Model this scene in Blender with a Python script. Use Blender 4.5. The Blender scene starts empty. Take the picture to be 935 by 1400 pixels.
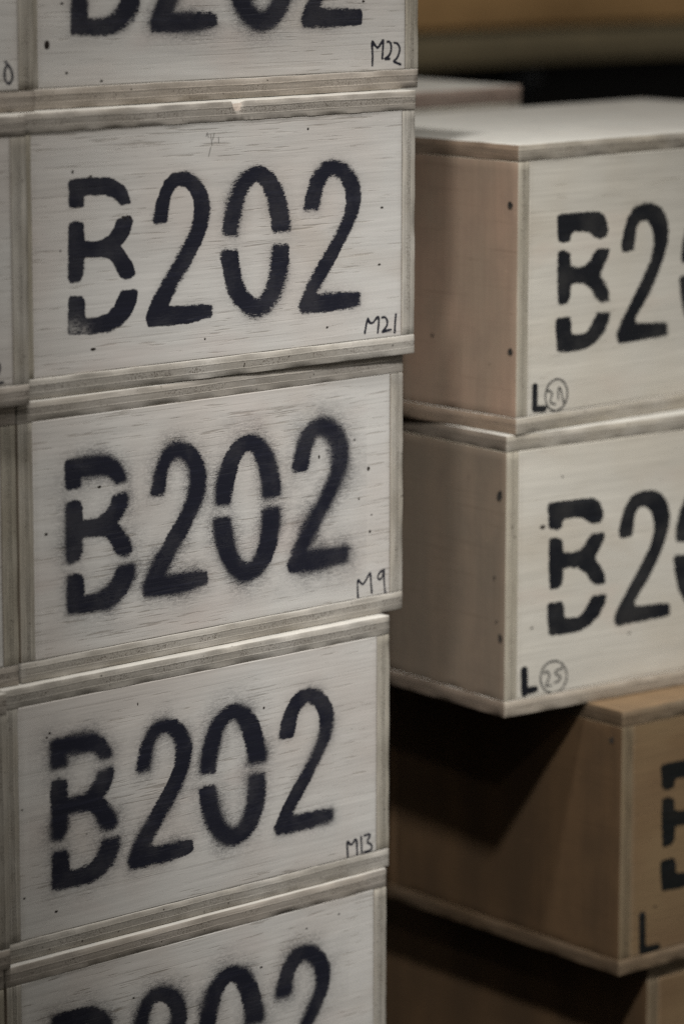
import bpy, math, random
import numpy as np
from mathutils import Matrix, Vector

C = bpy.context.scene.collection
scene = bpy.context.scene
CAM_Z = 1.5                                   # the eye stands 1.5 m above the floor datum

# ------------------------------------------------------------------ camera
PSI, PITCH, ROLL, FPX = 0.72846, 0.18378, 0.00077, 4852.25
fw = Vector((math.sin(PSI)*math.cos(PITCH), math.cos(PSI)*math.cos(PITCH), -math.sin(PITCH)))
ri = Vector((math.cos(PSI), -math.sin(PSI), 0.0))
up = ri.cross(fw)
r2 = ri*math.cos(ROLL) + up*math.sin(ROLL)
u2 = up*math.cos(ROLL) - ri*math.sin(ROLL)
cam = bpy.data.cameras.new('camera')
cam_o = bpy.data.objects.new('camera', cam); C.objects.link(cam_o)
m = Matrix.Identity(4)
for i in range(3):
    m[i][0], m[i][1], m[i][2] = r2[i], u2[i], -fw[i]
m[2][3] = CAM_Z
cam_o.matrix_world = m
cam.sensor_fit = 'VERTICAL'; cam.sensor_height = 36.0
cam.lens = 36.0*FPX/1400.0
cam.clip_start = 0.05; cam.clip_end = 100
cam.dof.use_dof = True
cam.dof.focus_distance = 3.25
cam.dof.aperture_fstop = 2.65
cam.dof.aperture_blades = 0
scene.camera = cam_o

# ------------------------------------------------------------------ world, lamps, exposure
world = bpy.data.worlds.new('World'); scene.world = world; world.use_nodes = True
world.node_tree.nodes['Background'].inputs[0].default_value = (1.0, 0.95, 0.86, 1)
world.node_tree.nodes['Background'].inputs[1].default_value = 0.21
vs = scene.view_settings
vs.view_transform = 'Standard'; vs.look = 'None'; vs.exposure = 0.0; vs.gamma = 1.0

def lamp(name, loc, power, angle, blend, aim, col=(1.0, 0.988, 0.968), radius=0.08):
    l = bpy.data.lights.new(name, 'SPOT'); l.energy = power; l.color = col
    l.spot_size = math.radians(angle); l.spot_blend = blend; l.shadow_soft_size = radius
    o = bpy.data.objects.new(name, l); C.objects.link(o)
    o.location = loc
    o.rotation_euler = (aim - o.location).to_track_quat('-Z', 'Y').to_euler()
    return o
# three ceiling lamps in a row from above the photographer towards the stacks
lamp('ceiling_or_added_lamp', Vector((0.240, 0.050, 1.352 + CAM_Z)), 64, 14.5, 1.0, aim=Vector((2.012, 2.44, -0.654 + CAM_Z)))
lamp('ceiling_or_added_lamp', Vector((1.094, 0.963, 1.352 + CAM_Z)), 338, 28.5, 1.0, aim=Vector((2.595, 2.44, -1.007 + CAM_Z)))
lamp('ceiling_or_added_lamp', Vector((1.50, 2.00, 1.352 + CAM_Z)), 110, 61, 1.0, aim=Vector((2.424, 2.44, -0.475 + CAM_Z)))
lamp('ceiling_or_added_lamp', Vector((3.30, 2.95, 1.352 + CAM_Z)), 135, 78, 1.0, aim=Vector((4.05, 3.85, -0.25 + CAM_Z)))  # added lamp behind the stacks, brightens the shelf and the crate lid

scene.cycles.use_denoising = False
scene.cycles.max_bounces = 6
scene.cycles.sample_clamp_indirect = 1.5; scene.cycles.sample_clamp_direct = 4.0
scene.cycles.caustics_reflective = False; scene.cycles.caustics_refractive = False

# ------------------------------------------------------------------ node helper
class NT:
    def __init__(s, name):
        s.m = bpy.data.materials.new(name); s.m.use_nodes = True
        s.t = s.m.node_tree; s.t.nodes.clear()
        s.out = s.t.nodes.new('ShaderNodeOutputMaterial')
        s.b = s.t.nodes.new('ShaderNodeBsdfPrincipled')
        s.t.links.new(s.b.outputs[0], s.out.inputs[0])
    def n(s, kind, **kw):
        o = s.t.nodes.new('ShaderNode' + kind)
        for k, v in kw.items(): setattr(o, k, v)
        return o
    def put(s, sock, v):
        if hasattr(v, 'links') or isinstance(v, bpy.types.NodeSocket): s.t.links.new(v, sock)
        else:
            if isinstance(v, (tuple, list)) and len(v) == 3 and sock.type == 'RGBA': v = (*v, 1)
            sock.default_value = v
    def math(s, op, a, b=0.5, c=0.5, clamp=False):
        o = s.n('Math', operation=op, use_clamp=clamp)
        for i, v in enumerate((a, b, c)): s.put(o.inputs[i], v)
        return o.outputs[0]
    def step(s, x, lo, hi):                       # smoothstep, lo may be larger than hi
        o = s.n('MapRange', interpolation_type='SMOOTHSTEP')
        if lo > hi:
            s.put(o.inputs[0], x)
            for i, v in zip((1, 2, 3, 4), (hi, lo, 1.0, 0.0)): s.put(o.inputs[i], v)
        else:
            s.put(o.inputs[0], x)
            for i, v in zip((1, 2, 3, 4), (lo, hi, 0.0, 1.0)): s.put(o.inputs[i], v)
        return o.outputs[0]
    def coords(s):
        tc = s.n('TexCoord'); oi = s.n('ObjectInfo')
        off = s.n('VectorMath', operation='SCALE'); off.inputs[0].default_value = (37.1, 53.3, 71.7)
        s.put(off.inputs[3], oi.outputs['Random'])
        add = s.n('VectorMath', operation='ADD')
        s.put(add.inputs[0], tc.outputs['Object']); s.put(add.inputs[1], off.outputs[0])
        s.gen = tc.outputs['Generated']; s.rnd = oi.outputs['Random']; s.raw = tc.outputs['Object']
        return add.outputs[0]
    def noise(s, vec, scale, detail=2.0, rough=0.5, dist=0.0):
        mul = s.n('VectorMath', operation='MULTIPLY')
        s.put(mul.inputs[0], vec); mul.inputs[1].default_value = scale if isinstance(scale, tuple) else (scale,)*3
        o = s.n('TexNoise'); s.put(o.inputs['Vector'], mul.outputs[0])
        o.inputs['Scale'].default_value = 1.0; o.inputs['Detail'].default_value = detail
        o.inputs['Roughness'].default_value = rough; o.inputs['Distortion'].default_value = dist
        return o.outputs[0]
    def mix(s, f, a, b, blend='MIX'):
        o = s.n('Mix', data_type='RGBA', blend_type=blend)
        s.put(o.inputs[0], f); s.put(o.inputs[6], a); s.put(o.inputs[7], b)
        return o.outputs[2]
    def ramp(s, f, stops):
        o = s.n('ValToRGB'); e = o.color_ramp.elements
        while len(e) < len(stops): e.new(0.5)
        for el, (p, c) in zip(e, stops): el.position = p; el.color = (*c, 1) if isinstance(c, tuple) else (c, c, c, 1)
        s.put(o.inputs[0], f); return o.outputs[0]
    def bump(s, h, strength, dist):
        o = s.n('Bump'); o.inputs['Strength'].default_value = strength; o.inputs['Distance'].default_value = dist
        s.put(o.inputs['Height'], h); s.put(s.b.inputs['Normal'], o.outputs[0])
    def attr(s, name):
        return s.n('Attribute', attribute_name=name).outputs['Fac']

# ------------------------------------------------------------------ materials
def mat_panel(name, base, warm, grain, dash_col, dash_amt, ink=(0.0125, 0.0132, 0.0215), vertical=False):
    """A painted or bare plywood sheet: open-pore dashes along the grain, broad streaks, and the paint and marks carried by the mesh's own attributes."""
    s = NT(name); v = s.coords()
    if vertical:
        g = lambda a, b: (b, b, a)
    else:
        g = lambda a, b: (a, a, b)
    broad = s.noise(v, g(3.0, 42.0), 3, 0.55, 0.4)
    patch = s.noise(v, 9.0, 2)
    streak = s.noise(v, g(11.0, 330.0), 4, 0.65, 0.25)
    pores = s.noise(v, g(24.0, 560.0), 2, 0.5, 0.15)
    lines = s.noise(v, g(5.0, 400.0), 3, 0.6, 0.2)
    where = s.noise(v, g(5.0, 26.0), 2)
    fine = s.noise(v, 1500.0, 2)
    col = s.mix(s.step(patch, 0.38, 0.72), base, warm)
    k = s.math('MULTIPLY_ADD', broad, 0.30, s.math('MULTIPLY_ADD', s.rnd, 0.08, 0.81))
    k = s.math('MULTIPLY', k, s.math('MULTIPLY_ADD', streak, 0.46, 0.78))
    k = s.math('MULTIPLY', k, s.math('MULTIPLY_ADD', fine, 0.12, 0.94))
    kc = s.n('CombineColor'); [s.put(kc.inputs[i], k) for i in range(3)]
    col = s.mix(1.0, col, kc.outputs[0], 'MULTIPLY')
    th = s.math('MULTIPLY_ADD', where, -0.30, 0.775 - grain)
    dash = s.math('MAXIMUM', s.step(s.math('SUBTRACT', pores, th), 0.0, 0.09), s.math('MULTIPLY', s.step(lines, 0.60, 0.70), s.math('MULTIPLY_ADD', where, 0.9, -0.05)))
    col = s.mix(s.math('MULTIPLY', dash, s.math('MULTIPLY_ADD', s.rnd, 0.7*dash_amt, 0.62*dash_amt)), col, dash_col)
    stain = s.step(s.math('ADD', s.math('MULTIPLY', s.noise(v, g(4.0, 11.0), 3, 0.6, 0.6), 0.8), s.math('MULTIPLY', broad, 0.2)), 0.53, 0.70)
    col = s.mix(s.math('MULTIPLY', stain, 0.30), col, (base[0]*0.68, base[1]*0.60, base[2]*0.52))
    blush = s.step(s.noise(v, g(7.0, 17.0), 2), 0.56, 0.72)
    col = s.mix(s.math('MULTIPLY', blush, 0.22), col, (base[0]*0.98, base[1]*0.82, base[2]*0.78))
    # grime rubbed in along the rim of the sheet (real wear, carried by the sheet)
    rim = s.attr('rim')
    col = s.mix(s.math('MULTIPLY', s.step(s.math('MULTIPLY_ADD', s.noise(v, g(20, 90), 3), 0.010, rim), 0.012, 0.0035), 0.16), col, (0.20, 0.165, 0.125))
    # sprayed and brushed marks
    t = s.attr('ink')
    n1 = s.noise(v, g(190.0, 1000.0), 2, 0.65); n2 = s.noise(v, 1000.0, 2, 0.7)
    nn = s.math('ADD', s.math('MULTIPLY_ADD', n1, 3.4, -1.7), s.math('MULTIPLY_ADD', n2, 2.6, -1.3))
    tt = s.math('ADD', t, nn)
    a = s.step(tt, 0.62, -0.62)
    a = s.math('MULTIPLY', a, s.math('MULTIPLY_ADD', s.step(s.math('ADD', s.math('MULTIPLY', s.noise(v, 26.0, 2), 0.7), s.math('MULTIPLY', n1, 0.3)), 0.42, 0.66), -0.035, 1.0))
    fade = s.math('MULTIPLY', s.attr('fade'), s.step(s.math('ADD', n2, n1), 0.8, 1.15))
    a = s.math('MULTIPLY', a, s.math('SUBTRACT', 1.0, fade))
    a = s.math('MAXIMUM', a, s.math('MULTIPLY', s.attr('mist'), s.step(s.math('ADD', n1, n2), 0.70, 1.22)))
    inkc = s.mix(s.math('MULTIPLY', s.step(streak, 0.48, 0.75), 0.5), ink, (ink[0]*2.0, ink[1]*2.0, ink[2]*2.0))
    inkc = s.mix(s.math('MULTIPLY', dash, 0.20), inkc, (0.05, 0.05, 0.058))
    col = s.mix(a, col, inkc)
    pen = s.step(s.attr('pencil'), 0.35, -0.25)
    col = s.mix(s.math('MULTIPLY', pen, s.math('MULTIPLY_ADD', n2, 0.5, 0.35)), col, (0.055, 0.052, 0.05))
    hole = s.step(s.math('ADD', s.attr('hole'), s.math('MULTIPLY_ADD', n2, 1.6, -0.8)), 0.25, -0.45)
    col = s.mix(hole, col, (0.016, 0.011, 0.008))
    s.put(s.b.inputs['Base Color'], col)
    s.put(s.b.inputs['Roughness'], s.math('MULTIPLY_ADD', a, -0.16, 0.62))
    s.b.inputs['Specular IOR Level'].default_value = 0.28
    h = s.math('SUBTRACT', s.math('ADD', s.math('MULTIPLY', streak, 0.5), s.math('MULTIPLY', fine, 0.25)), s.math('ADD', dash, s.math('MULTIPLY', hole, 3.0)))
    s.bump(h, 0.32, 0.0006)
    return s.m

def mat_edge(name, axis, tone, pale, dark):
    """Cut plywood edge: plies layered across the thickness, gritty end grain in the middle ply."""
    s = NT(name); v = s.coords()
    sep = s.n('SeparateXYZ'); s.put(sep.inputs[0], s.gen)
    g = sep.outputs[axis]
    along = (9.0, 9.0, 9.0)
    g = s.math('ADD', g, s.math('MULTIPLY_ADD', s.noise(v, along, 3), 0.16, -0.08))
    g = s.math('ADD', g, s.math('MULTIPLY_ADD', s.noise(v, 300.0, 2), 0.06, -0.03))
    layers = s.ramp(g, [(0.0, 0.90), (0.10, 0.86), (0.26, 0.80), (0.295, 0.50), (0.325, 1.32), (0.365, 0.72), (0.61, 0.78), (0.655, 0.40), (0.69, 1.28), (0.74, 0.86), (1.0, 0.98)])
    sc = (22.0, 22.0, 620.0) if axis == 2 else (620.0, 620.0, 22.0)
    streak = s.noise(v, sc, 3, 0.6)
    grit = s.noise(v, 620.0, 3, 0.7)
    broad = s.noise(v, 14.0, 3)
    col = s.mix(s.step(broad, 0.35, 0.68), tone, pale)
    col = s.mix(s.math('MULTIPLY', s.step(s.rnd, 0.35, 1.0), 0.55), col, (tone[0]*0.98, tone[1]*0.88, tone[2]*0.83) if axis == 2 else (tone[0]*0.86, tone[1]*0.84, tone[2]*0.74))
    col = s.mix(1.0, col, layers, 'MULTIPLY')
    k = s.math('MULTIPLY', s.math('MULTIPLY_ADD', streak, 0.80, 0.60), s.math('MULTIPLY_ADD', grit, 0.60, 0.70))
    kc = s.n('CombineColor'); [s.put(kc.inputs[i], k) for i in range(3)]
    col = s.mix(1.0, col, kc.outputs[0], 'MULTIPLY')
    mid = s.math('MULTIPLY', s.step(g, 0.30, 0.38), s.step(g, 0.68, 0.60))
    patchy = s.step(s.noise(v, 32.0, 2), 0.38, 0.58)
    pit = s.math('MULTIPLY', s.math('MULTIPLY', mid, patchy), s.step(s.noise(v, 720.0, 2), 0.52, 0.64))
    col = s.mix(s.math('MULTIPLY', pit, 0.85), col, dark)
    spot = s.step(s.noise(v, 210.0, 1), 0.745, 0.79)
    col = s.mix(s.math('MULTIPLY', spot, 0.85), col, (0.03, 0.022, 0.016))
    chip = s.step(s.math('ADD', s.attr('chip'), s.math('MULTIPLY_ADD', streak, 1.2, -0.6)), 0.35, 0.62)
    col = s.mix(s.math('MULTIPLY', chip, 0.6), col, s.mix(grit, (0.36, 0.27, 0.21), (0.66, 0.57, 0.49)))
    s.put(s.b.inputs['Base Color'], col)
    s.b.inputs['Roughness'].default_value = 0.72
    s.b.inputs['Specular IOR Level'].default_value = 0.22
    lum = s.n('RGBToBW'); s.put(lum.inputs[0], layers)
    s.bump(s.math('ADD', s.math('SUBTRACT', s.math('MULTIPLY', grit, 0.6), pit), s.math('MULTIPLY', lum.outputs[0], 0.7)), 0.32, 0.0006)
    return s.m

def mat_face(name, a, b, grain_axis=2, amt=1.0):
    """Veneer face of a board: wide bands and fine lines along the grain, a few scuffs."""
    s = NT(name); v = s.coords()
    lo, hi = (5.0, 110.0) if grain_axis == 2 else (110.0, 5.0)
    band = s.noise(v, (22.0, 22.0, 2.5) if grain_axis == 2 else (2.5, 2.5, 22.0), 2)
    fine = s.noise(v, (hi*3, hi*3, 12.0) if grain_axis == 2 else (12.0, 12.0, 330.0), 3, 0.6)
    blot = s.noise(v, 16.0, 3)
    col = s.mix(s.step(s.math('ADD', s.math('MULTIPLY', band, 0.6), s.math('MULTIPLY', blot, 0.4)), 0.36, 0.64), a, b)
    k = s.math('MULTIPLY', s.math('MULTIPLY_ADD', fine, 0.30*amt, 1.0-0.15*amt), s.math('MULTIPLY_ADD', s.noise(v, 700.0, 2), 0.16, 0.92))
    kc = s.n('CombineColor'); [s.put(kc.inputs[i], k) for i in range(3)]
    col = s.mix(1.0, col, kc.outputs[0], 'MULTIPLY')
    fl = s.step(s.noise(v, (9.0, 9.0, 330.0) if grain_axis == 2 else (6.0, 330.0, 330.0), 2), 0.60, 0.72)
    col = s.mix(s.math('MULTIPLY', fl, 0.28*amt), col, (a[0]*0.5, a[1]*0.48, a[2]*0.45))
    mott = s.step(s.noise(v, (38.0, 38.0, 30.0), 4, 0.65), 0.46, 0.66)
    col = s.mix(s.math('MULTIPLY', mott, 0.30*amt), col, (a[0]*0.72, a[1]*0.74, a[2]*0.78))
    fleck = s.step(s.noise(v, 150.0, 2), 0.735, 0.77)
    col = s.mix(s.math('MULTIPLY', fleck, 0.6), col, (a[0]*0.25, a[1]*0.23, a[2]*0.22))
    scuff = s.step(s.noise(v, (95.0, 95.0, 160.0), 2), 0.70, 0.78)
    col = s.mix(s.math('MULTIPLY', scuff, 0.35), col, (a[0]*1.5, a[1]*1.5, a[2]*1.5))
    s.put(s.b.inputs['Base Color'], col)
    s.b.inputs['Roughness'].default_value = 0.65
    s.b.inputs['Specular IOR Level'].default_value = 0.25
    s.bump(fine, 0.25, 0.0006)
    return s.m

def mat_plain(name, col, rough=0.6, metal=0.0, var=0.25):
    s = NT(name); v = s.coords()
    n = s.noise(v, 40.0, 4, 0.6)
    k = s.math('MULTIPLY_ADD', n, 2*var, 1-var)
    kc = s.n('CombineColor'); [s.put(kc.inputs[i], k) for i in range(3)]
    s.put(s.b.inputs['Base Color'], s.mix(1.0, (*col, 1), kc.outputs[0], 'MULTIPLY'))
    s.b.inputs['Roughness'].default_value = rough; s.b.inputs['Metallic'].default_value = metal
    s.bump(n, 0.2, 0.001)
    return s.m

WASH = dict(panel=mat_panel('whitewashed_panel', (0.553, 0.534, 0.502), (0.525, 0.487, 0.448), 0.0, (0.20, 0.17, 0.135), 0.52),
            eh=mat_edge('whitewashed_ply_edge', 2, (0.36, 0.33, 0.285), (0.45, 0.42, 0.375), (0.10, 0.082, 0.066)),
            ev=mat_edge('whitewashed_ply_edge_upright', 0, (0.37, 0.335, 0.28), (0.45, 0.42, 0.37), (0.12, 0.10, 0.08)),
            top=mat_face('whitewashed_board', (0.55, 0.525, 0.475), (0.50, 0.47, 0.42), 0),
            side=mat_face('bare_veneer', (0.20, 0.16, 0.12), (0.17, 0.14, 0.105)))
PALE = dict(panel=mat_panel('pale_panel', (0.56, 0.53, 0.465), (0.53, 0.49, 0.415), -0.06, (0.30, 0.26, 0.20), 0.45, ink=(0.0095, 0.0105, 0.0135)),
            eh=mat_edge('pale_ply_edge', 2, (0.40, 0.365, 0.30), (0.47, 0.44, 0.385), (0.16, 0.13, 0.10)),
            ev=mat_edge('pale_ply_edge_upright', 0, (0.44, 0.40, 0.335), (0.49, 0.455, 0.39), (0.18, 0.15, 0.12)),
            top=mat_face('pale_board', (0.56, 0.54, 0.49), (0.51, 0.48, 0.43), 0, 0.8),
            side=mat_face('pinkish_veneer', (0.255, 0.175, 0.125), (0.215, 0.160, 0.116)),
            ex=mat_edge('veneered_board_end', 2, (0.215, 0.158, 0.112), (0.24, 0.185, 0.138), (0.13, 0.10, 0.075)))
WASH['ex'] = WASH['eh']
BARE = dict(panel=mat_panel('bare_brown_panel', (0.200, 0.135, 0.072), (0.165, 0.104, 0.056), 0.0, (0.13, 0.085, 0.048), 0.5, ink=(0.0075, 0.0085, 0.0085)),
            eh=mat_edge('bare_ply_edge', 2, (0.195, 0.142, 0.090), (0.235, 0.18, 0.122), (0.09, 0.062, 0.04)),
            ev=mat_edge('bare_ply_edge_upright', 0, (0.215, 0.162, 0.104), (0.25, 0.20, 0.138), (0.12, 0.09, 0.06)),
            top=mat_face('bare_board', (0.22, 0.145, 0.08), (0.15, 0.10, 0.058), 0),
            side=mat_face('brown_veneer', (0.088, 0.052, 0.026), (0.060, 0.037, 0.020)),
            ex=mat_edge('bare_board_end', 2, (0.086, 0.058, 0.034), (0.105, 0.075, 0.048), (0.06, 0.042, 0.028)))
PINK = dict(PALE, eh=mat_edge('pinkish_ply_edge', 2, (0.36, 0.275, 0.23), (0.41, 0.325, 0.275), (0.16, 0.12, 0.10)))
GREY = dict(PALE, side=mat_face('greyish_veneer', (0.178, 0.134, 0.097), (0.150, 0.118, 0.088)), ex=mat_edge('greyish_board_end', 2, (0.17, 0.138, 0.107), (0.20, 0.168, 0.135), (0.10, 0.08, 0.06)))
M_SCREW = mat_plain('dark_screw_hole', (0.012, 0.009, 0.006), 0.95)
M_TORN = mat_plain('torn_wood', (0.27, 0.21, 0.155), 0.8)
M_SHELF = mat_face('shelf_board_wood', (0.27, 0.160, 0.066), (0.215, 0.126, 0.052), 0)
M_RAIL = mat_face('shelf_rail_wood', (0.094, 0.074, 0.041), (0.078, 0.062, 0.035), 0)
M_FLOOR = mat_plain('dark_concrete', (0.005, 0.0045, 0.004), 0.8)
M_BOLT = mat_plain('dull_grey_metal', (0.06, 0.066, 0.075), 0.5, 0.2)

# ------------------------------------------------------------------ geometry helpers
def waves(P, seed, lam, amp, n=10):
    """Smooth pseudo-random scalar field at the points P: a sum of sines of about the wavelength lam."""
    r = np.random.RandomState(seed); f = np.zeros(len(P))
    for _ in range(n):
        d = r.normal(size=3); d /= np.linalg.norm(d)
        f += np.sin(P @ d * (2*math.pi/(lam*r.uniform(0.6, 1.7))) + r.uniform(0, 6.28))
    return f*amp/math.sqrt(n/2)

def link(name, me, mats, parent=None):
    for mt in mats: me.materials.append(mt)
    o = bpy.data.objects.new(name, me); C.objects.link(o)
    if parent is not None: o.parent = parent
    return o

def rbox(name, lo, hi, r, step, mats, mat_of, parent, seed=0, rough=0.00035, chips=(), smooth=True, extra=None):
    """A board with worn, rounded and slightly uneven arrises. mat_of maps the face direction (0 x, 1 y, 2 z) to a slot."""
    lo = np.array(lo, float); hi = np.array(hi, float); ax = []
    for k in range(3):
        n = max(1, int(round((hi[k]-lo[k]-2*r)/step)))
        mid = np.linspace(lo[k]+r, hi[k]-r, n+1)
        a = np.concatenate(([lo[k], lo[k]+0.35*r], mid, [hi[k]-0.35*r, hi[k]]))
        if extra and k in extra: a = np.unique(np.round(np.concatenate((a, extra[k])), 6))
        ax.append(a)
    nx = [len(a) for a in ax]
    idx = {}; verts = []; faces = []; fm = []
    def vid(i, j, k):
        key = (i, j, k); q = idx.get(key)
        if q is None: q = idx[key] = len(verts); verts.append((ax[0][i], ax[1][j], ax[2][k]))
        return q
    for d in range(3):
        a, b = (d+1) % 3, (d+2) % 3
        for side in (0, nx[d]-1):
            for i in range(nx[a]-1):
                for j in range(nx[b]-1):
                    f = []
                    for (p, q) in ((i, j), (i+1, j), (i+1, j+1), (i, j+1)):
                        ijk = [0, 0, 0]; ijk[d] = side; ijk[a] = p; ijk[b] = q
                        f.append(vid(*ijk))
                    if side == 0: f.reverse()
                    faces.append(f); fm.append(mat_of[d])
    P = np.array(verts)
    Q = np.clip(P, lo+r, hi-r); D = P-Q; L = np.linalg.norm(D, axis=1); L[L == 0] = 1
    N = D/L[:, None]; P = Q + N*r
    if rough:
        edge = (np.abs(N).max(axis=1) < 0.985)
        P = P + N*(waves(P, seed, 0.035, rough)*np.where(edge, 1.0, 0.35) - np.where(edge, np.abs(waves(P, seed+1, 0.011, rough*0.7)), 0))[:, None]
    chip = np.zeros(len(P))
    for (cx, cy, cz, rad, depth) in chips:
        w = np.exp(-(((P-np.array((cx, cy, cz)))/np.array(rad))**2).sum(axis=1)*1.2)
        w = np.clip((w-0.30)/0.35, 0, 1)
        P = P + np.array((0, 1.0, -0.7))*(w*depth)[:, None]
        chip = np.maximum(chip, w)
    me = bpy.data.meshes.new(name); me.from_pydata(P.tolist(), [], faces)
    me.polygons.foreach_set('material_index', fm)
    if smooth: me.polygons.foreach_set('use_smooth', [True]*len(faces))
    at = me.attributes.new('chip', 'FLOAT', 'POINT'); at.data.foreach_set('value', chip.astype(np.float32))
    me.update()
    return link(name, me, mats, parent)

def chaikin(p, n=2):
    p = np.array(p, float)
    for _ in range(n):
        q = np.roll(p, -1, axis=0); p = np.stack((0.9*p+0.1*q, 0.1*p+0.9*q), 1).reshape(-1, 2)
    return p

def seg_d2(X, Y, a, b):
    dx, dy = b[0]-a[0], b[1]-a[1]; L = dx*dx+dy*dy+1e-12
    t = np.clip(((X-a[0])*dx+(Y-a[1])*dy)/L, 0, 1)
    return (X-a[0]-t*dx)**2+(Y-a[1]-t*dy)**2

def poly_sdf(X, Y, p):
    d = np.full(X.shape, 1e9); inside = np.zeros(X.shape, bool)
    for a, b in zip(p, np.roll(p, -1, axis=0)):
        d = np.minimum(d, seg_d2(X, Y, a, b))
        c = ((a[1] > Y) != (b[1] > Y))
        if abs(b[1]-a[1]) > 1e-9: inside ^= c & (X < (b[0]-a[0])*(Y-a[1])/(b[1]-a[1])+a[0])
    d = np.sqrt(d); return np.where(inside, -d, d)

def line_sdf(X, Y, p, hw):
    d = np.full(X.shape, 1e9)
    for a, b in zip(p[:-1], p[1:]): d = np.minimum(d, seg_d2(X, Y, a, b))
    return np.sqrt(d)-hw

def smooth_line(p, n=2):
    p = np.array(p, float)
    for _ in range(n):
        q = [p[0]]
        for a, b in zip(p[:-1], p[1:]): q += [0.75*a+0.25*b, 0.25*a+0.75*b]
        q.append(p[-1]); p = np.array(q)
    return p

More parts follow.
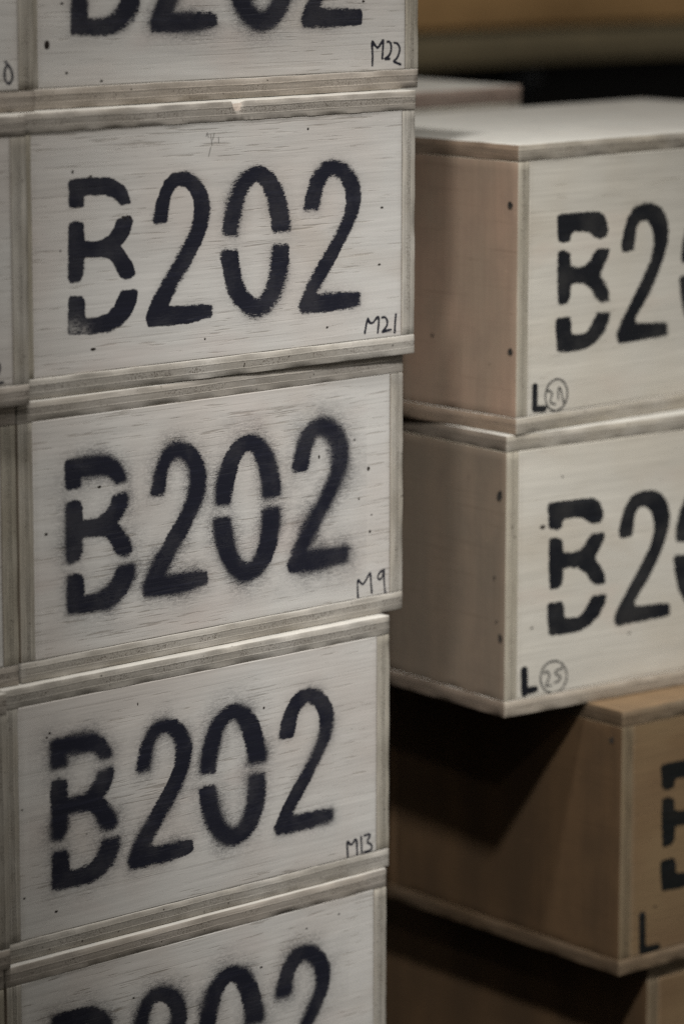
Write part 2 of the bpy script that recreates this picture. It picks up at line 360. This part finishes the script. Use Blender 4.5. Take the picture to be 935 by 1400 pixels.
# ------------------------------------------------------------------ lettering: outlines on the face of a crate, in mm from its lower corner
GLYPH={'B':[[(56.8,188.7),(69.9,189.3),(93.7,188.6),(105.6,186.8),(116.2,180.3),(121.4,172.5),(124.0,164.9),(113.3,163.9),(109.3,168.0),(104.1,172.1),(96.1,174.1),(72.3,175.1),(72.2,165.1),(56.9,165.0)],[(56.2,150.8),(64.1,152.3),(71.9,150.3),(72.2,133.4),(90.2,133.2),(99.6,136.8),(106.3,143.8),(109.1,150.6),(123.9,153.2),(125.7,148.8),(123.7,141.5),(118.3,133.4),(111.5,127.9),(119.4,118.4),(126.0,109.3),(128.6,101.6),(123.2,97.8),(116.4,98.3),(111.1,101.9),(107.2,109.7),(101.9,116.4),(95.3,119.7),(72.0,120.8),(71.3,107.1),(67.2,100.0),(58.0,99.0),(55.4,102.0)],[(55.6,86.7),(69.6,86.0),(72.2,81.6),(71.9,65.6),(87.9,65.8),(98.6,68.7),(105.4,74.6),(110.3,82.7),(113.6,87.2),(130.6,86.9),(129.7,76.8),(122.8,65.6),(113.2,57.8),(99.7,52.6),(83.7,52.3),(65.1,53.5),(54.1,54.4)]],'2':[[(149.5,145.7),(153.8,163.0),(158.5,173.4),(163.5,181.7),(171.8,187.2),(184.2,188.6),(195.2,185.8),(204.8,178.1),(211.7,166.9),(214.4,155.9),(211.5,139.8),(203.0,123.1),(190.3,104.5),(177.7,90.3),(169.3,77.9),(164.3,68.6),(215.1,66.6),(216.4,56.6),(187.0,52.5),(143.0,53.7),(140.9,61.9),(148.7,77.4),(162.6,95.8),(182.1,120.2),(193.4,136.7),(196.8,149.5),(196.9,162.4),(192.3,171.3),(185.4,176.5),(177.2,177.6),(171.1,172.6),(167.4,164.3),(164.5,145.2)]],'0':[[(230.5,129.4),(231.2,144.1),(235.7,159.7),(243.2,174.0),(253.5,183.6),(266.9,188.0),(277.3,187.4),(289.2,180.4),(299.6,167.2),(305.6,150.7),(309.2,134.4),(308.0,128.0),(289.0,128.4),(286.9,142.7),(283.1,159.0),(277.2,170.8),(271.3,176.2),(263.8,173.9),(256.4,165.2),(251.9,151.9),(247.4,136.2),(245.8,127.2)],[(228.1,112.6),(232.5,114.1),(245.7,113.1),(248.0,99.7),(251.5,85.7),(257.4,73.7),(266.3,66.6),(273.8,67.8),(281.3,76.4),(285.8,89.9),(288.0,103.6),(288.9,115.0),(307.0,114.2),(307.0,97.6),(303.9,81.6),(296.3,66.0),(284.2,55.4),(270.7,51.5),(260.2,53.3),(246.9,62.0),(236.7,75.4),(230.9,94.1)]],'t':[[(326.8,145.9),(329.3,158.4),(334.5,172.0),(342.1,181.9),(351.3,187.8),(363.6,188.8),(377.5,184.5),(388.4,174.6),(394.7,162.5),(395.3,152.0),(392.2,138.1),(380.7,120.2),(366.7,100.1),(351.3,80.2),(340.5,65.9),(393.3,63.5),(394.9,60.3),(394.3,50.9),(348.2,49.6),(323.6,50.9),(320.6,57.0),(329.8,73.7),(345.1,94.7),(363.6,116.7),(376.0,136.9),(379.1,148.3),(377.5,162.4),(371.3,172.1),(362.1,176.8),(354.4,173.1),(348.2,164.2),(343.6,144.8)]],'b':[[(54.1,211.0),(81.7,210.9),(113.0,210.0),(122.0,205.6),(125.5,198.3),(127.9,191.2),(124.6,185.5),(115.7,183.9),(108.9,186.4),(101.0,191.6),(90.9,193.6),(76.5,193.9),(73.2,190.5),(72.8,185.4),(64.5,183.8),(56.7,186.4)],[(56.9,174.5),(64.6,175.3),(73.1,171.7),(74.1,159.6),(84.8,156.6),(96.0,157.9),(103.7,163.0),(108.1,169.3),(113.6,173.0),(130.1,172.3),(128.4,165.2),(122.9,157.2),(117.4,149.2),(118.6,144.8),(125.5,137.9),(130.2,130.4),(131.5,120.7),(119.1,121.0),(112.2,125.7),(105.3,135.2),(96.3,140.6),(85.1,143.2),(75.1,143.2),(74.2,128.7),(69.8,124.1),(58.8,123.4),(57.5,135.9),(56.5,158.3)],[(55.7,108.7),(74.1,108.9),(76.4,102.6),(77.5,91.2),(92.7,89.6),(99.4,91.0),(106.0,97.0),(111.5,105.0),(114.8,109.4),(134.0,108.7),(130.8,99.0),(124.2,89.5),(113.0,81.3),(99.6,76.2),(79.5,75.4),(58.3,77.0),(57.1,86.1),(55.8,96.6)]],'z':[[(151.1,165.2),(149.8,173.1),(153.0,184.9),(158.4,197.3),(167.3,206.7),(181.0,209.5),(194.8,208.9),(206.4,204.1),(214.8,194.5),(219.0,180.9),(217.7,168.8),(211.1,152.0),(201.1,133.9),(189.9,117.8),(178.6,105.2),(171.2,96.5),(173.2,91.0),(219.6,88.5),(221.1,75.9),(186.2,75.2),(147.2,74.6),(145.2,83.2),(150.2,93.0),(162.5,109.0),(178.1,129.7),(192.6,150.7),(198.1,165.8),(197.8,176.3),(194.1,186.3),(187.1,193.2),(181.3,194.7),(174.5,192.9),(170.0,186.4),(168.4,174.4),(167.0,165.9),(159.1,164.8)]]}
PLACE={'A':{'B':(-1.5,-0.0015,54.4,64.4,0.9844),'2':(0.3,0.0,53.7,63.6,0.9978),'0':(1.5,-0.0007,51.9,60.8,0.9831),'t':(-2.6,0.0007,51.0,62.4,0.9971)},'B':{'B':(0.0,0.0,54.4,54.4,1.0),'2':(0.0,0.0,53.7,53.7,1.0),'0':(0.0,0.0,51.9,51.9,1.0),'t':(0.0,0.0,51.0,51.0,1.0)},'C':{'B':(-1.0,-0.0238,54.4,56.0,1.0119),'2':(-0.4,0.0052,53.7,57.9,1.0052),'0':(-3.1,0.0022,51.9,56.5,0.989),'t':(-4.2,-0.0007,51.0,57.0,1.0116)},'D':{'B':(-1.6,-0.0194,54.4,59.4,1.0082),'2':(-1.3,0.0141,53.7,60.6,0.98),'0':(-2.6,-0.0183,51.9,59.8,0.978),'t':(-4.4,0.0007,51.0,59.1,0.9761)},'E':{'B':(-2.8,-0.0194,54.4,54.2,1.0313),'2':(-7.8,0.017,53.7,59.2,0.9852),'0':(-4.1,-0.0169,51.9,56.6,1.0015),'t':(-6.7,0.0058,51.0,57.6,0.9848)},'1':{'b':(0.5,0.0105,78.0,78.4,1.0067),'z':(-0.2,0.006,75.3,78.1,1.0195),'0':(10.3,0,51.9,75.0,1.0)},'2':{'b':(0.0,0.0,78.0,78.0,1.0),'z':(0.0,0.0,75.3,75.3,1.0),'0':(-2.3,0,51.9,75.0,1.0)},'3':{'b':(2.4,-0.0052,78.0,80.2,0.991)}}
STROKE={'A':[(1.5,[(406.1,23.4),(406.3,35.5),(405.0,47.0),(408.6,42.5),(412.5,38.8),(416.5,42.8),(420.2,47.9),(419.1,37.2),(418.5,29.0)]),(1.5,[(424.5,44.5),(428.1,44.6),(430.2,40.7),(429.6,35.2),(426.3,30.4),(420.3,28.6),(427.8,28.5)]),(1.5,[(433.8,43.5),(438.0,42.6),(441.0,38.7),(440.2,33.2),(436.9,28.3),(432.1,25.8),(436.9,24.5),(442.0,22.6)])],'B':[(1.5,[(401.5,24.6),(403.5,33.1),(405.4,39.4),(406.8,33.8),(411.4,32.9),(415.3,36.6),(419.0,39.2),(419.1,31.8),(417.8,23.4)]),(1.5,[(423.3,37.4),(427.3,37.5),(430.2,33.3),(429.3,28.9),(426.0,25.7),(422.7,23.3),(427.3,24.1),(434.3,24.7)]),(1.5,[(440.6,38.9),(440.0,31.0),(439.1,21.6)])],'C':[(1.4,[(406.2,18.1),(405.2,28.0),(405.5,37.7),(408.8,33.6),(412.7,30.6),(418.0,37.2),(422.3,42.7),(422.6,32.9),(424.0,21.7)]),(1.4,[(440.1,41.5),(434.5,40.5),(431.2,36.1),(433.9,32.5),(437.8,34.4),(440.1,41.5)]),(1.4,[(440.1,42.2),(439.9,30.5),(441.9,16.6)])],'D':[(1.5,[(410.2,19.8),(408.7,37.6),(414.8,28.6),(421.7,38.3),(422.5,18.3)]),(1.5,[(427.5,36.3),(428.7,20.0)]),(1.5,[(431.7,36.4),(441.4,36.9),(434.1,29.2),(441.8,26.0),(441.8,20.1),(431.8,20.0)])],'1':[(4.8,[(27.1,44.9),(27.0,23.5)]),(4.0,[(28.1,22.6),(40.9,21.8)]),(1.25,[(73.4,30.4),(72.1,26.5),(69.8,23.0),(66.6,20.3),(62.8,18.6),(58.7,17.8),(54.6,18.1),(50.6,19.5),(47.2,21.9),(44.5,25.0),(42.6,28.7),(41.9,32.8),(42.1,36.9),(43.5,40.8),(45.8,44.2),(48.9,46.9),(52.7,48.7),(56.8,49.5),(60.9,49.2),(64.9,47.8),(68.3,45.5),(71.1,42.3),(72.9,38.6),(73.7,34.5),(73.4,30.4)]),(1.25,[(45.1,38.9),(50.2,38.8),(51.9,33.9),(48.2,28.4),(51.6,25.7),(56.5,24.8)]),(1.25,[(60.5,28.6),(59.9,39.7),(62.6,41.3),(64.9,36.1),(68.5,24.7)])],'2':[(5.4,[(25.6,44.7),(26.7,22.1)]),(4.2,[(28.3,23.5),(40.6,23.7)]),(1.2,[(81.6,27.7),(79.9,23.8),(77.2,20.4),(73.7,18.0),(69.5,16.5),(64.9,16.2),(60.4,17.0),(56.1,18.8),(52.4,21.7),(49.5,25.2),(47.6,29.3),(46.9,33.7),(47.3,37.9),(48.9,41.8),(51.6,45.2),(55.2,47.6),(59.3,49.1),(63.9,49.5),(68.4,48.7),(72.7,46.8),(76.4,44.0),(79.4,40.5),(81.3,36.3),(82.0,32.0),(81.6,27.7)]),(1.25,[(51.5,38.8),(56.8,40.3),(59.4,33.5),(52.9,24.8),(61.2,24.6)]),(1.25,[(75.5,40.0),(66.8,39.3),(66.8,34.1),(73.9,33.1),(71.9,27.6),(65.3,26.6)])],'3':[(5.6,[(32.6,57.7),(33.8,20.4)]),(5.2,[(33.8,20.4),(54.8,19.6)])],'lA':[(1.5,[(433.6,43.4),(436.9,40.8),(440.6,34.4),(441.4,29.1),(438.8,24.7),(434.9,24.9),(432.8,28.5),(432.7,33.9),(433.9,39.1)])],'lB':[(1.6,[(427.4,42.4),(432.0,39.4),(433.8,34.8),(431.8,29.3),(427.0,22.2)]),(1.6,[(426.9,21.2),(436.6,21.5)])]}
HOLE={'A':[(26.4,55.2,3.2),(47.2,30.2,1.4),(43.3,90.3,1.4),(85.4,21.8,1.3),(394.6,82.9,1.4)],'B':[(60.8,195.7,1.4),(46.7,127.5,1.1),(81.3,38.1,2),(207.9,35.9,1.1),(331.2,219.5,1.2),(422.4,141.4,1.4),(419.5,87.8,1.4),(354.6,33.8,1.3),(80.6,191.0,1.2),(78.1,189.9,0.9),(115.6,152.8,1.3),(120.5,153.1,1.1),(123.8,151.6,1.2),(118.1,150.7,0.9)],'C':[(90.3,164.9,1.6),(29.9,129.8,1.5),(355.5,161.4,1.5),(401.0,172.3,1.1),(419.2,142.7,1.9),(406.8,114.8,1.1),(423.7,97.5,1.1),(421.3,81.5,1.5)],'D':[(51.1,202.7,1.2),(47.9,199.0,1.2),(151.9,212.6,1.1),(19.3,138.1,1.1),(91.6,102.3,0.8),(20.7,56.7,1.3),(56.2,37.4,1.5),(303.2,184.3,1.3),(414.8,145.2,0.8)],'E':[(401.6,216.0,1.1),(359.6,210.3,1.1),(301.5,184.5,1.4),(145.6,189.4,1.2)],'2':[(47.8,187.9,2.6),(73.2,236.1,1.2),(35.1,86.9,1.4),(165.4,64.3,1.5)],'1':[],'3':[(50.6,63.8,1.6)]}
PENCIL={'B':[(0.55,[(210.5,218.7),(211.9,222.4),(213.5,217.7)]),(0.55,[(215.7,220.5),(217.5,210.6)]),(0.55,[(220.0,221.6),(218.4,215.8)]),(0.55,[(225.2,217.5),(225.1,212.5)]),(0.55,[(215.9,209.2),(213.3,200.9)])]}

def tag(o, label, cat, group=None):
    o['label'] = label; o['category'] = cat
    if group: o['group'] = group

def thing(name, label, cat, loc, rz=0.0, group=None):
    o = bpy.data.objects.new(name, None); C.objects.link(o)
    o.location = loc; o.rotation_euler = (0, 0, rz); o.empty_display_size = 0.05
    tag(o, label, cat, group); return o

def marked_panel(W, H, T, TV, mat, parent, key, soft, crisp_step, seed, fades=(), mist=0.5):
    """The front sheet: a fine grid whose points carry how far they are from each sprayed or written mark (mm)."""
    g = 0.0004; rec = 0.0005
    u0, u1, v0, v1 = TV+g, W-TV-g, T+g*0.6, H-T-g*0.6
    nu = int((u1-u0)/crisp_step)+1; nv = int((v1-v0)/crisp_step)+1
    us = np.linspace(u0, u1, nu); vs_ = np.linspace(v0, v1, nv)
    X, Y = np.meshgrid(us*1000, vs_*1000)
    ink = np.full(X.shape, 9.0); mst = np.zeros(X.shape); hole = np.full(X.shape, 9.0); pen = np.full(X.shape, 9.0); fad = np.zeros(X.shape)
    P3 = np.stack((X.ravel()/1000, np.zeros(X.size), Y.ravel()/1000), 1)
    var = np.exp(waves(P3, seed+5, 0.05, 0.38)).reshape(X.shape)
    wob = waves(P3, seed+9, 0.006, 0.22).reshape(X.shape)
    def region(p, m):
        p = np.asarray(p)
        a, b = np.searchsorted(us*1000, (p[:, 0].min()-m, p[:, 0].max()+m)); c, d = np.searchsorted(vs_*1000, (p[:, 1].min()-m, p[:, 1].max()+m))
        return slice(max(c, 0), d), slice(max(a, 0), b)
    for gk, (da, sh, rb, nb, sc) in PLACE.get(key, {}).items():
        s = soft[gk]
        for poly in GLYPH[gk]:
            p = chaikin(poly); w = p[:, 1]-rb
            p = np.stack((p[:, 0]+da+sh*w, nb+sc*w), 1)
            r = region(p, 26)
            d = poly_sdf(X[r], Y[r], p)+wob[r]-0.5
            ink[r] = np.minimum(ink[r], (d-0.5*s)/(s*var[r]))
            mst[r] = np.maximum(mst[r], mist*min(1, s/3.0)*np.exp(-np.maximum(d, 0)/(2.8*s))*np.clip(var[r], 0.3, 1.5))
    for hw, line in STROKE.get(key, ()):
        p = smooth_line(line); r = region(p, 8)
        ink[r] = np.minimum(ink[r], (line_sdf(X[r], Y[r], p, hw*0.86)+0.4*wob[r])/0.42)
    for hw, line in PENCIL.get(key, ()):
        r = region(line, 5); pen[r] = np.minimum(pen[r], line_sdf(X[r], Y[r], np.array(line), hw))
    rr = random.Random(seed)
    hs = list(HOLE.get(key, ()))
    for x, y, rad in hs:
        r = region([(x, y)], 8)
        el = rr.uniform(0.75, 1.5)
        hole[r] = np.minimum(hole[r], np.sqrt(((X[r]-x)/el)**2+((Y[r]-y)*el)**2)-rad*1.1)
    for x, y, rad, k in fades:
        fad = np.maximum(fad, k*np.exp(-((X-x)**2+(Y-y)**2)/rad**2))
    rim = np.minimum(np.minimum(X-u0*1000, u1*1000-X), np.minimum(Y-v0*1000, v1*1000-Y))/1000
    n = nu*nv
    bow = waves(P3, seed+2, 0.3, 0.00025)
    V = np.zeros((n+nu*2+nv*2+0, 3)); V[:n, 0] = X.ravel()/1000; V[:n, 1] = rec+bow; V[:n, 2] = Y.ravel()/1000
    V = V[:n]
    # ring of the rim, repeated at the back of the sheet
    ids = np.arange(n).reshape(nv, nu)
    ring = np.concatenate((ids[0, :-1], ids[:-1, -1], ids[-1, :0:-1], ids[:0:-1, 0]))
    Vb = V[ring].copy(); Vb[:, 1] = TV-0.001
    q = np.stack((ids[:-1, :-1], ids[:-1, 1:], ids[1:, 1:], ids[1:, :-1]), -1).reshape(-1, 4)
    k = len(ring); b = n+np.arange(k)
    side = np.stack((ring, b, np.roll(b, -1), np.roll(ring, -1)), -1)
    faces = np.concatenate((q, side))
    V = np.concatenate((V, Vb))
    me = bpy.data.meshes.new('front_panel')
    me.vertices.add(len(V)); me.vertices.foreach_set('co', V.astype(np.float32).ravel())
    me.loops.add(faces.size); me.loops.foreach_set('vertex_index', faces.astype(np.int32).ravel())
    me.polygons.add(len(faces)); me.polygons.foreach_set('loop_start', (np.arange(len(faces))*4).astype(np.int32))
    me.update(calc_edges=True)
    for nm, A, back in (('ink', ink, 9), ('mist', mst, 0), ('hole', hole, 9), ('pencil', pen, 9), ('fade', fad, 0), ('rim', rim, 0)):
        at = me.attributes.new(nm, 'FLOAT', 'POINT')
        at.data.foreach_set('value', np.concatenate((A.ravel(), np.full(k, float(back)))).astype(np.float32))
    me.validate()
    return link('front_panel', me, [mat], parent)

def screw_mesh():
    """A countersunk hole: torn pale lip round a dark pit, facing -x."""
    vs_, fs, fm = [], [], []
    n = 14; rr = random.Random(3)
    rings = ((0.0043, 0.0004), (0.0040, -0.0002), (0.0030, 0.0000), (0.0018, 0.0004))
    for r, x in rings:
        for i in range(n):
            a = 2*math.pi*i/n; k = r*(1+rr.uniform(-0.14, 0.14))
            vs_.append((x, k*math.cos(a), k*1.15*math.sin(a)))
    for j in range(3):
        for i in range(n):
            a, b = j*n+i, j*n+(i+1) % n
            fs.append((a, b, b+n, a+n)); fm.append(0 if (j == 0 and math.sin(2*math.pi*i/n-0.5) < 0.1) else 1)
    fs.append(tuple(range(3*n, 4*n))); fm.append(1)
    me = bpy.data.meshes.new('screw'); me.from_pydata(vs_, [], fs)
    me.polygons.foreach_set('material_index', fm)
    me.materials.append(M_TORN); me.materials.append(M_SCREW)
    return me
SCREW = screw_mesh()

def crate(name, label, loc, rz, W, H, D, T, TV, M, key=None, soft=None, step=0.001, seed=1, group=None, screws=(), chips=(), fades=(), mist=0.5, side_step=0.008):
    t = thing(name, label, 'crate', loc, rz, group)
    H = H-0.0006
    rj = random.Random(seed)
    j = lambda: rj.uniform(-0.0005, 0.0005)
    mats = [M['eh'], M['top'], M['ex']]; whit = M is WASH; ra = 0.0008; ro = 0.0002 if whit else 0.00014
    ex = {0: np.arange(chips[0][0]-0.02, chips[0][0]+0.02, 0.0012)} if chips else None
    rbox('top_board', (0, j(), H-T), (W, D, H), ra, 0.006 if not ex else 0.004, mats, (2, 0, 1), t, seed, ro, chips=chips, extra=ex)
    rbox('bottom_board', (0, j(), 0), (W, D, T), ra, 0.006, mats, (2, 0, 1), t, seed+11, ro)
    for k, x in enumerate((0, W-TV)):
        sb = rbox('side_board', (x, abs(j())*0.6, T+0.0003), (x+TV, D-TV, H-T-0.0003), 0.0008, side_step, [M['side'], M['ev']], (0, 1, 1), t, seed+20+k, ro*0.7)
        if k == 0:
            for d, v, sz in screws:
                s = bpy.data.objects.new('screw_hole', SCREW); C.objects.link(s); s.parent = sb
                s.location = (-0.0006, d/1000, v/1000); s.rotation_euler = (rj.uniform(-0.6, 0.6), 0, 0); s.scale = (1, 0.8*sz*rj.uniform(0.8, 1.15), 0.85*sz*rj.uniform(0.85, 1.25))
    marked_panel(W, H, T, TV, M['panel'], t, key, soft, step, seed, fades, mist)
    rbox('back_panel', (0, D-TV+0.0004, T+0.0003), (W, D-0.001, H-T-0.0003), 0.001, 0.03, [M['side']], (0, 0, 0), t, seed+30)
    return t

# ------------------------------------------------------------------ setting
def sheet(name, lo, hi, mat):
    o = rbox(name, lo, hi, 0.002, 5.0, [mat], (0, 0, 0), None, rough=0)
    o['kind'] = 'structure'; return o
FLOOR_Z = CAM_Z-1.47
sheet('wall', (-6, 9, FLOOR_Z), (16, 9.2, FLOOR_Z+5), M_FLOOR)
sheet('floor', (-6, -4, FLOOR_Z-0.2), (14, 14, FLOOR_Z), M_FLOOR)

# ------------------------------------------------------------------ the crates
W, H, D, T, TV = 0.46427, 0.25, 0.365, 0.0180, 0.0163
Z0 = CAM_Z-1.21966
G_MAIN = 'whitewashed crates of the front stack'
G_LEFT = 'crates of the stack cut off by the picture edge'
G_BACK = 'crates of the stack across the gap'
S = lambda a, b, c, d: {'B': a, '2': b, '0': c, 't': d}
front = [
 ('A', 'whitewashed crate with handwritten M22 in its corner, topmost of the front stack', 1.8437, 2.479, 0.00046, 4, S(1.6, 2.6, 3.2, 2.0), (), ()),
 ('B', 'whitewashed crate stencilled B202 with handwritten M21 and a chipped top edge', 1.82256, 2.46314, -0.00726, 3, S(0.8, 1.4, 2.3, 1.9), ((0.247, 0.0, 0.2497, (0.0075, 0.012, 0.0105), 0.0030),), ((60, 57, 9, 0.55), (70, 53, 8, 0.45))),
 ('C', 'whitewashed crate stencilled B202 with handwritten M9, set back under the M21 crate', 1.81592, 2.45793, 0.02171, 2, S(3.0, 2.8, 3.4, 4.4), (), ()),
 ('D', 'whitewashed crate stencilled B202 with handwritten M13 in its lower corner', 1.78861, 2.44908, 0.015, 1, S(3.4, 2.7, 3.4, 1.9), (), ()),
 ('E', 'whitewashed crate directly under the M13 crate, its stencil cut off halfway', 1.78273, 2.44231, 0.02291, 0, S(3.0, 3.4, 3.8, 3.2), (), ()),
]
for i, (k, lab, x, y, rz, lev, soft, chips, fades) in enumerate(front):
    crate('wooden_crate', lab, (x, y, Z0+lev*H), rz, W, H, D, T, TV, WASH, k, soft, 0.001, 100+37*i, G_MAIN, chips=chips, fades=fades, mist={'A': 0.85, 'B': 0.5, 'C': 1.0, 'D': 0.85, 'E': 0.9}[k])

leftc = [
 ('lA', 'crate with a handwritten 0, beside the M22 crate at the picture edge', 2.469, 0, 4),
 ('lB', 'crate with the tail of a handwritten 2, beside the M21 crate', 2.4443, 1, 3),
 ('lC', 'crate beside the M9 crate, in shadow under an overhanging crate', 2.457, 2, 2),
 ('lD', 'crate seen as a thin strip beside the M13 crate', 2.4397, 3, 1),
 ('lE', 'crate seen as a thin strip beside the lowest crate of the front stack', 2.4419, 4, 0),
]
for k, lab, y, i, lev in leftc:
    x, rz = front[i][2]-0.003+(0.0072 if i == 0 else 0.0), front[i][4]
    PLACE[k] = PLACE['D']
    crate('wooden_crate', lab, (x-W*math.cos(rz), y-W*math.sin(rz), Z0+lev*H), rz, W, H, D, T, TV, WASH, k, S(2, 2, 2, 2), 0.0015, 500+41*i, G_LEFT)

WL, HL, DL, TL = 0.5806, 0.2848, 0.3643, 0.0163
ZR = CAM_Z-1.12452; H3 = 0.2772
for k in '12': PLACE[k]['t'] = (22.0, 0, 51.0, 75.0, 1.0)
PLACE['3']['z'] = (2.4, 0, 75.3, 78.0, 0.99); PLACE['3']['0'] = (14.0, 0, 51.9, 75.0, 1.0); PLACE['3']['t'] = (14.0, 0, 51.0, 75.0, 1.0)
SL = lambda a: {'b': a, 'z': a, '0': a*1.3, 't': a}
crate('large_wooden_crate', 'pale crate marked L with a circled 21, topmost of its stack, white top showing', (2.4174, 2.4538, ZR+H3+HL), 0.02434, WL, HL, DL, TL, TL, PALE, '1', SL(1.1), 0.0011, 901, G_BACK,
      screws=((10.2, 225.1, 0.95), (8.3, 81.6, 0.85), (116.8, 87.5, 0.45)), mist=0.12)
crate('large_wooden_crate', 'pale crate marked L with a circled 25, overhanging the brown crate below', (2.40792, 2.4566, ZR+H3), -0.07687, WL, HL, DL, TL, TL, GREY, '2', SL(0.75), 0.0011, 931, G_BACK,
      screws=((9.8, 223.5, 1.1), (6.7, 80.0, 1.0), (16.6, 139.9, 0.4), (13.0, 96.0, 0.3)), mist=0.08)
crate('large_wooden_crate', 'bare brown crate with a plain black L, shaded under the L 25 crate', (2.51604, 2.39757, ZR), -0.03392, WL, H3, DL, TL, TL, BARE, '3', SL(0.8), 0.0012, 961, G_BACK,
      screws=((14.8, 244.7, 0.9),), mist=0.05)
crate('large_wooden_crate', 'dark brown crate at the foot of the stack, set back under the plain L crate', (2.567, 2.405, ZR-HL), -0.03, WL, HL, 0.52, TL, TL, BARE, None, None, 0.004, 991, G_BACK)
crate('large_wooden_crate', 'blurred white topped crate standing behind the L 21 crate', (2.8113-WL, 2.85, CAM_Z-0.2561-HL), 0.0, WL, HL, DL, TL+0.002, TL, PINK, None, None, 0.004, 1021)

# ------------------------------------------------------------------ storage shelf in the dark behind
yb = 3.85; k = yb/4.2
sh = thing('storage_shelf', 'blurred brown wooden shelf edge in the background above a dark gap', 'shelf', (0, yb, 0))
zt = CAM_Z-0.283*k; zm = CAM_Z-0.346*k
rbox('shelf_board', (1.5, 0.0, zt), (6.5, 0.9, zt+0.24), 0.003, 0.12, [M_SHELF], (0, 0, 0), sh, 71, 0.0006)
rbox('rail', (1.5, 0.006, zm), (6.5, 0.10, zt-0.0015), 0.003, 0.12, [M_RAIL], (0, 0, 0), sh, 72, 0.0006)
for x in (1.5, 6.42):
    rbox('post', (x, 0.11, FLOOR_Z), (x+0.08, 0.2, zt-0.0015), 0.003, 0.3, [M_RAIL], (0, 0, 0), sh, 73, 0.0004)
def knob():
    vs_, fs = [], []; n = 20
    prof = ((0.0, -0.03), (0.012, -0.03), (0.020, -0.024), (0.022, -0.010), (0.034, -0.008), (0.036, 0.0), (0.036, 0.006))
    for r, y in prof[1:]:
        for i in range(n):
            a = 2*math.pi*i/n; vs_.append((r*math.cos(a), y, r*math.sin(a)))
    for j_ in range(len(prof)-2):
        for i in range(n):
            a, b = j_*n+i, j_*n+(i+1) % n; fs.append((a, b, b+n, a+n))
    fs.append(tuple(reversed(range(n))))
    me = bpy.data.meshes.new('bolt'); me.from_pydata(vs_, [], [tuple(reversed(f)) for f in fs]); me.polygons.foreach_set('use_smooth', [True]*len(fs))
    o = link('bolt', me, [M_BOLT], sh); return o
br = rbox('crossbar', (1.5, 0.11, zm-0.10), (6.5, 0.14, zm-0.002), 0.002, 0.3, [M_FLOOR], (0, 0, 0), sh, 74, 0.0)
kb = knob(); kb.location = (4.219*k+0.03, 0.103, CAM_Z-0.372*k)
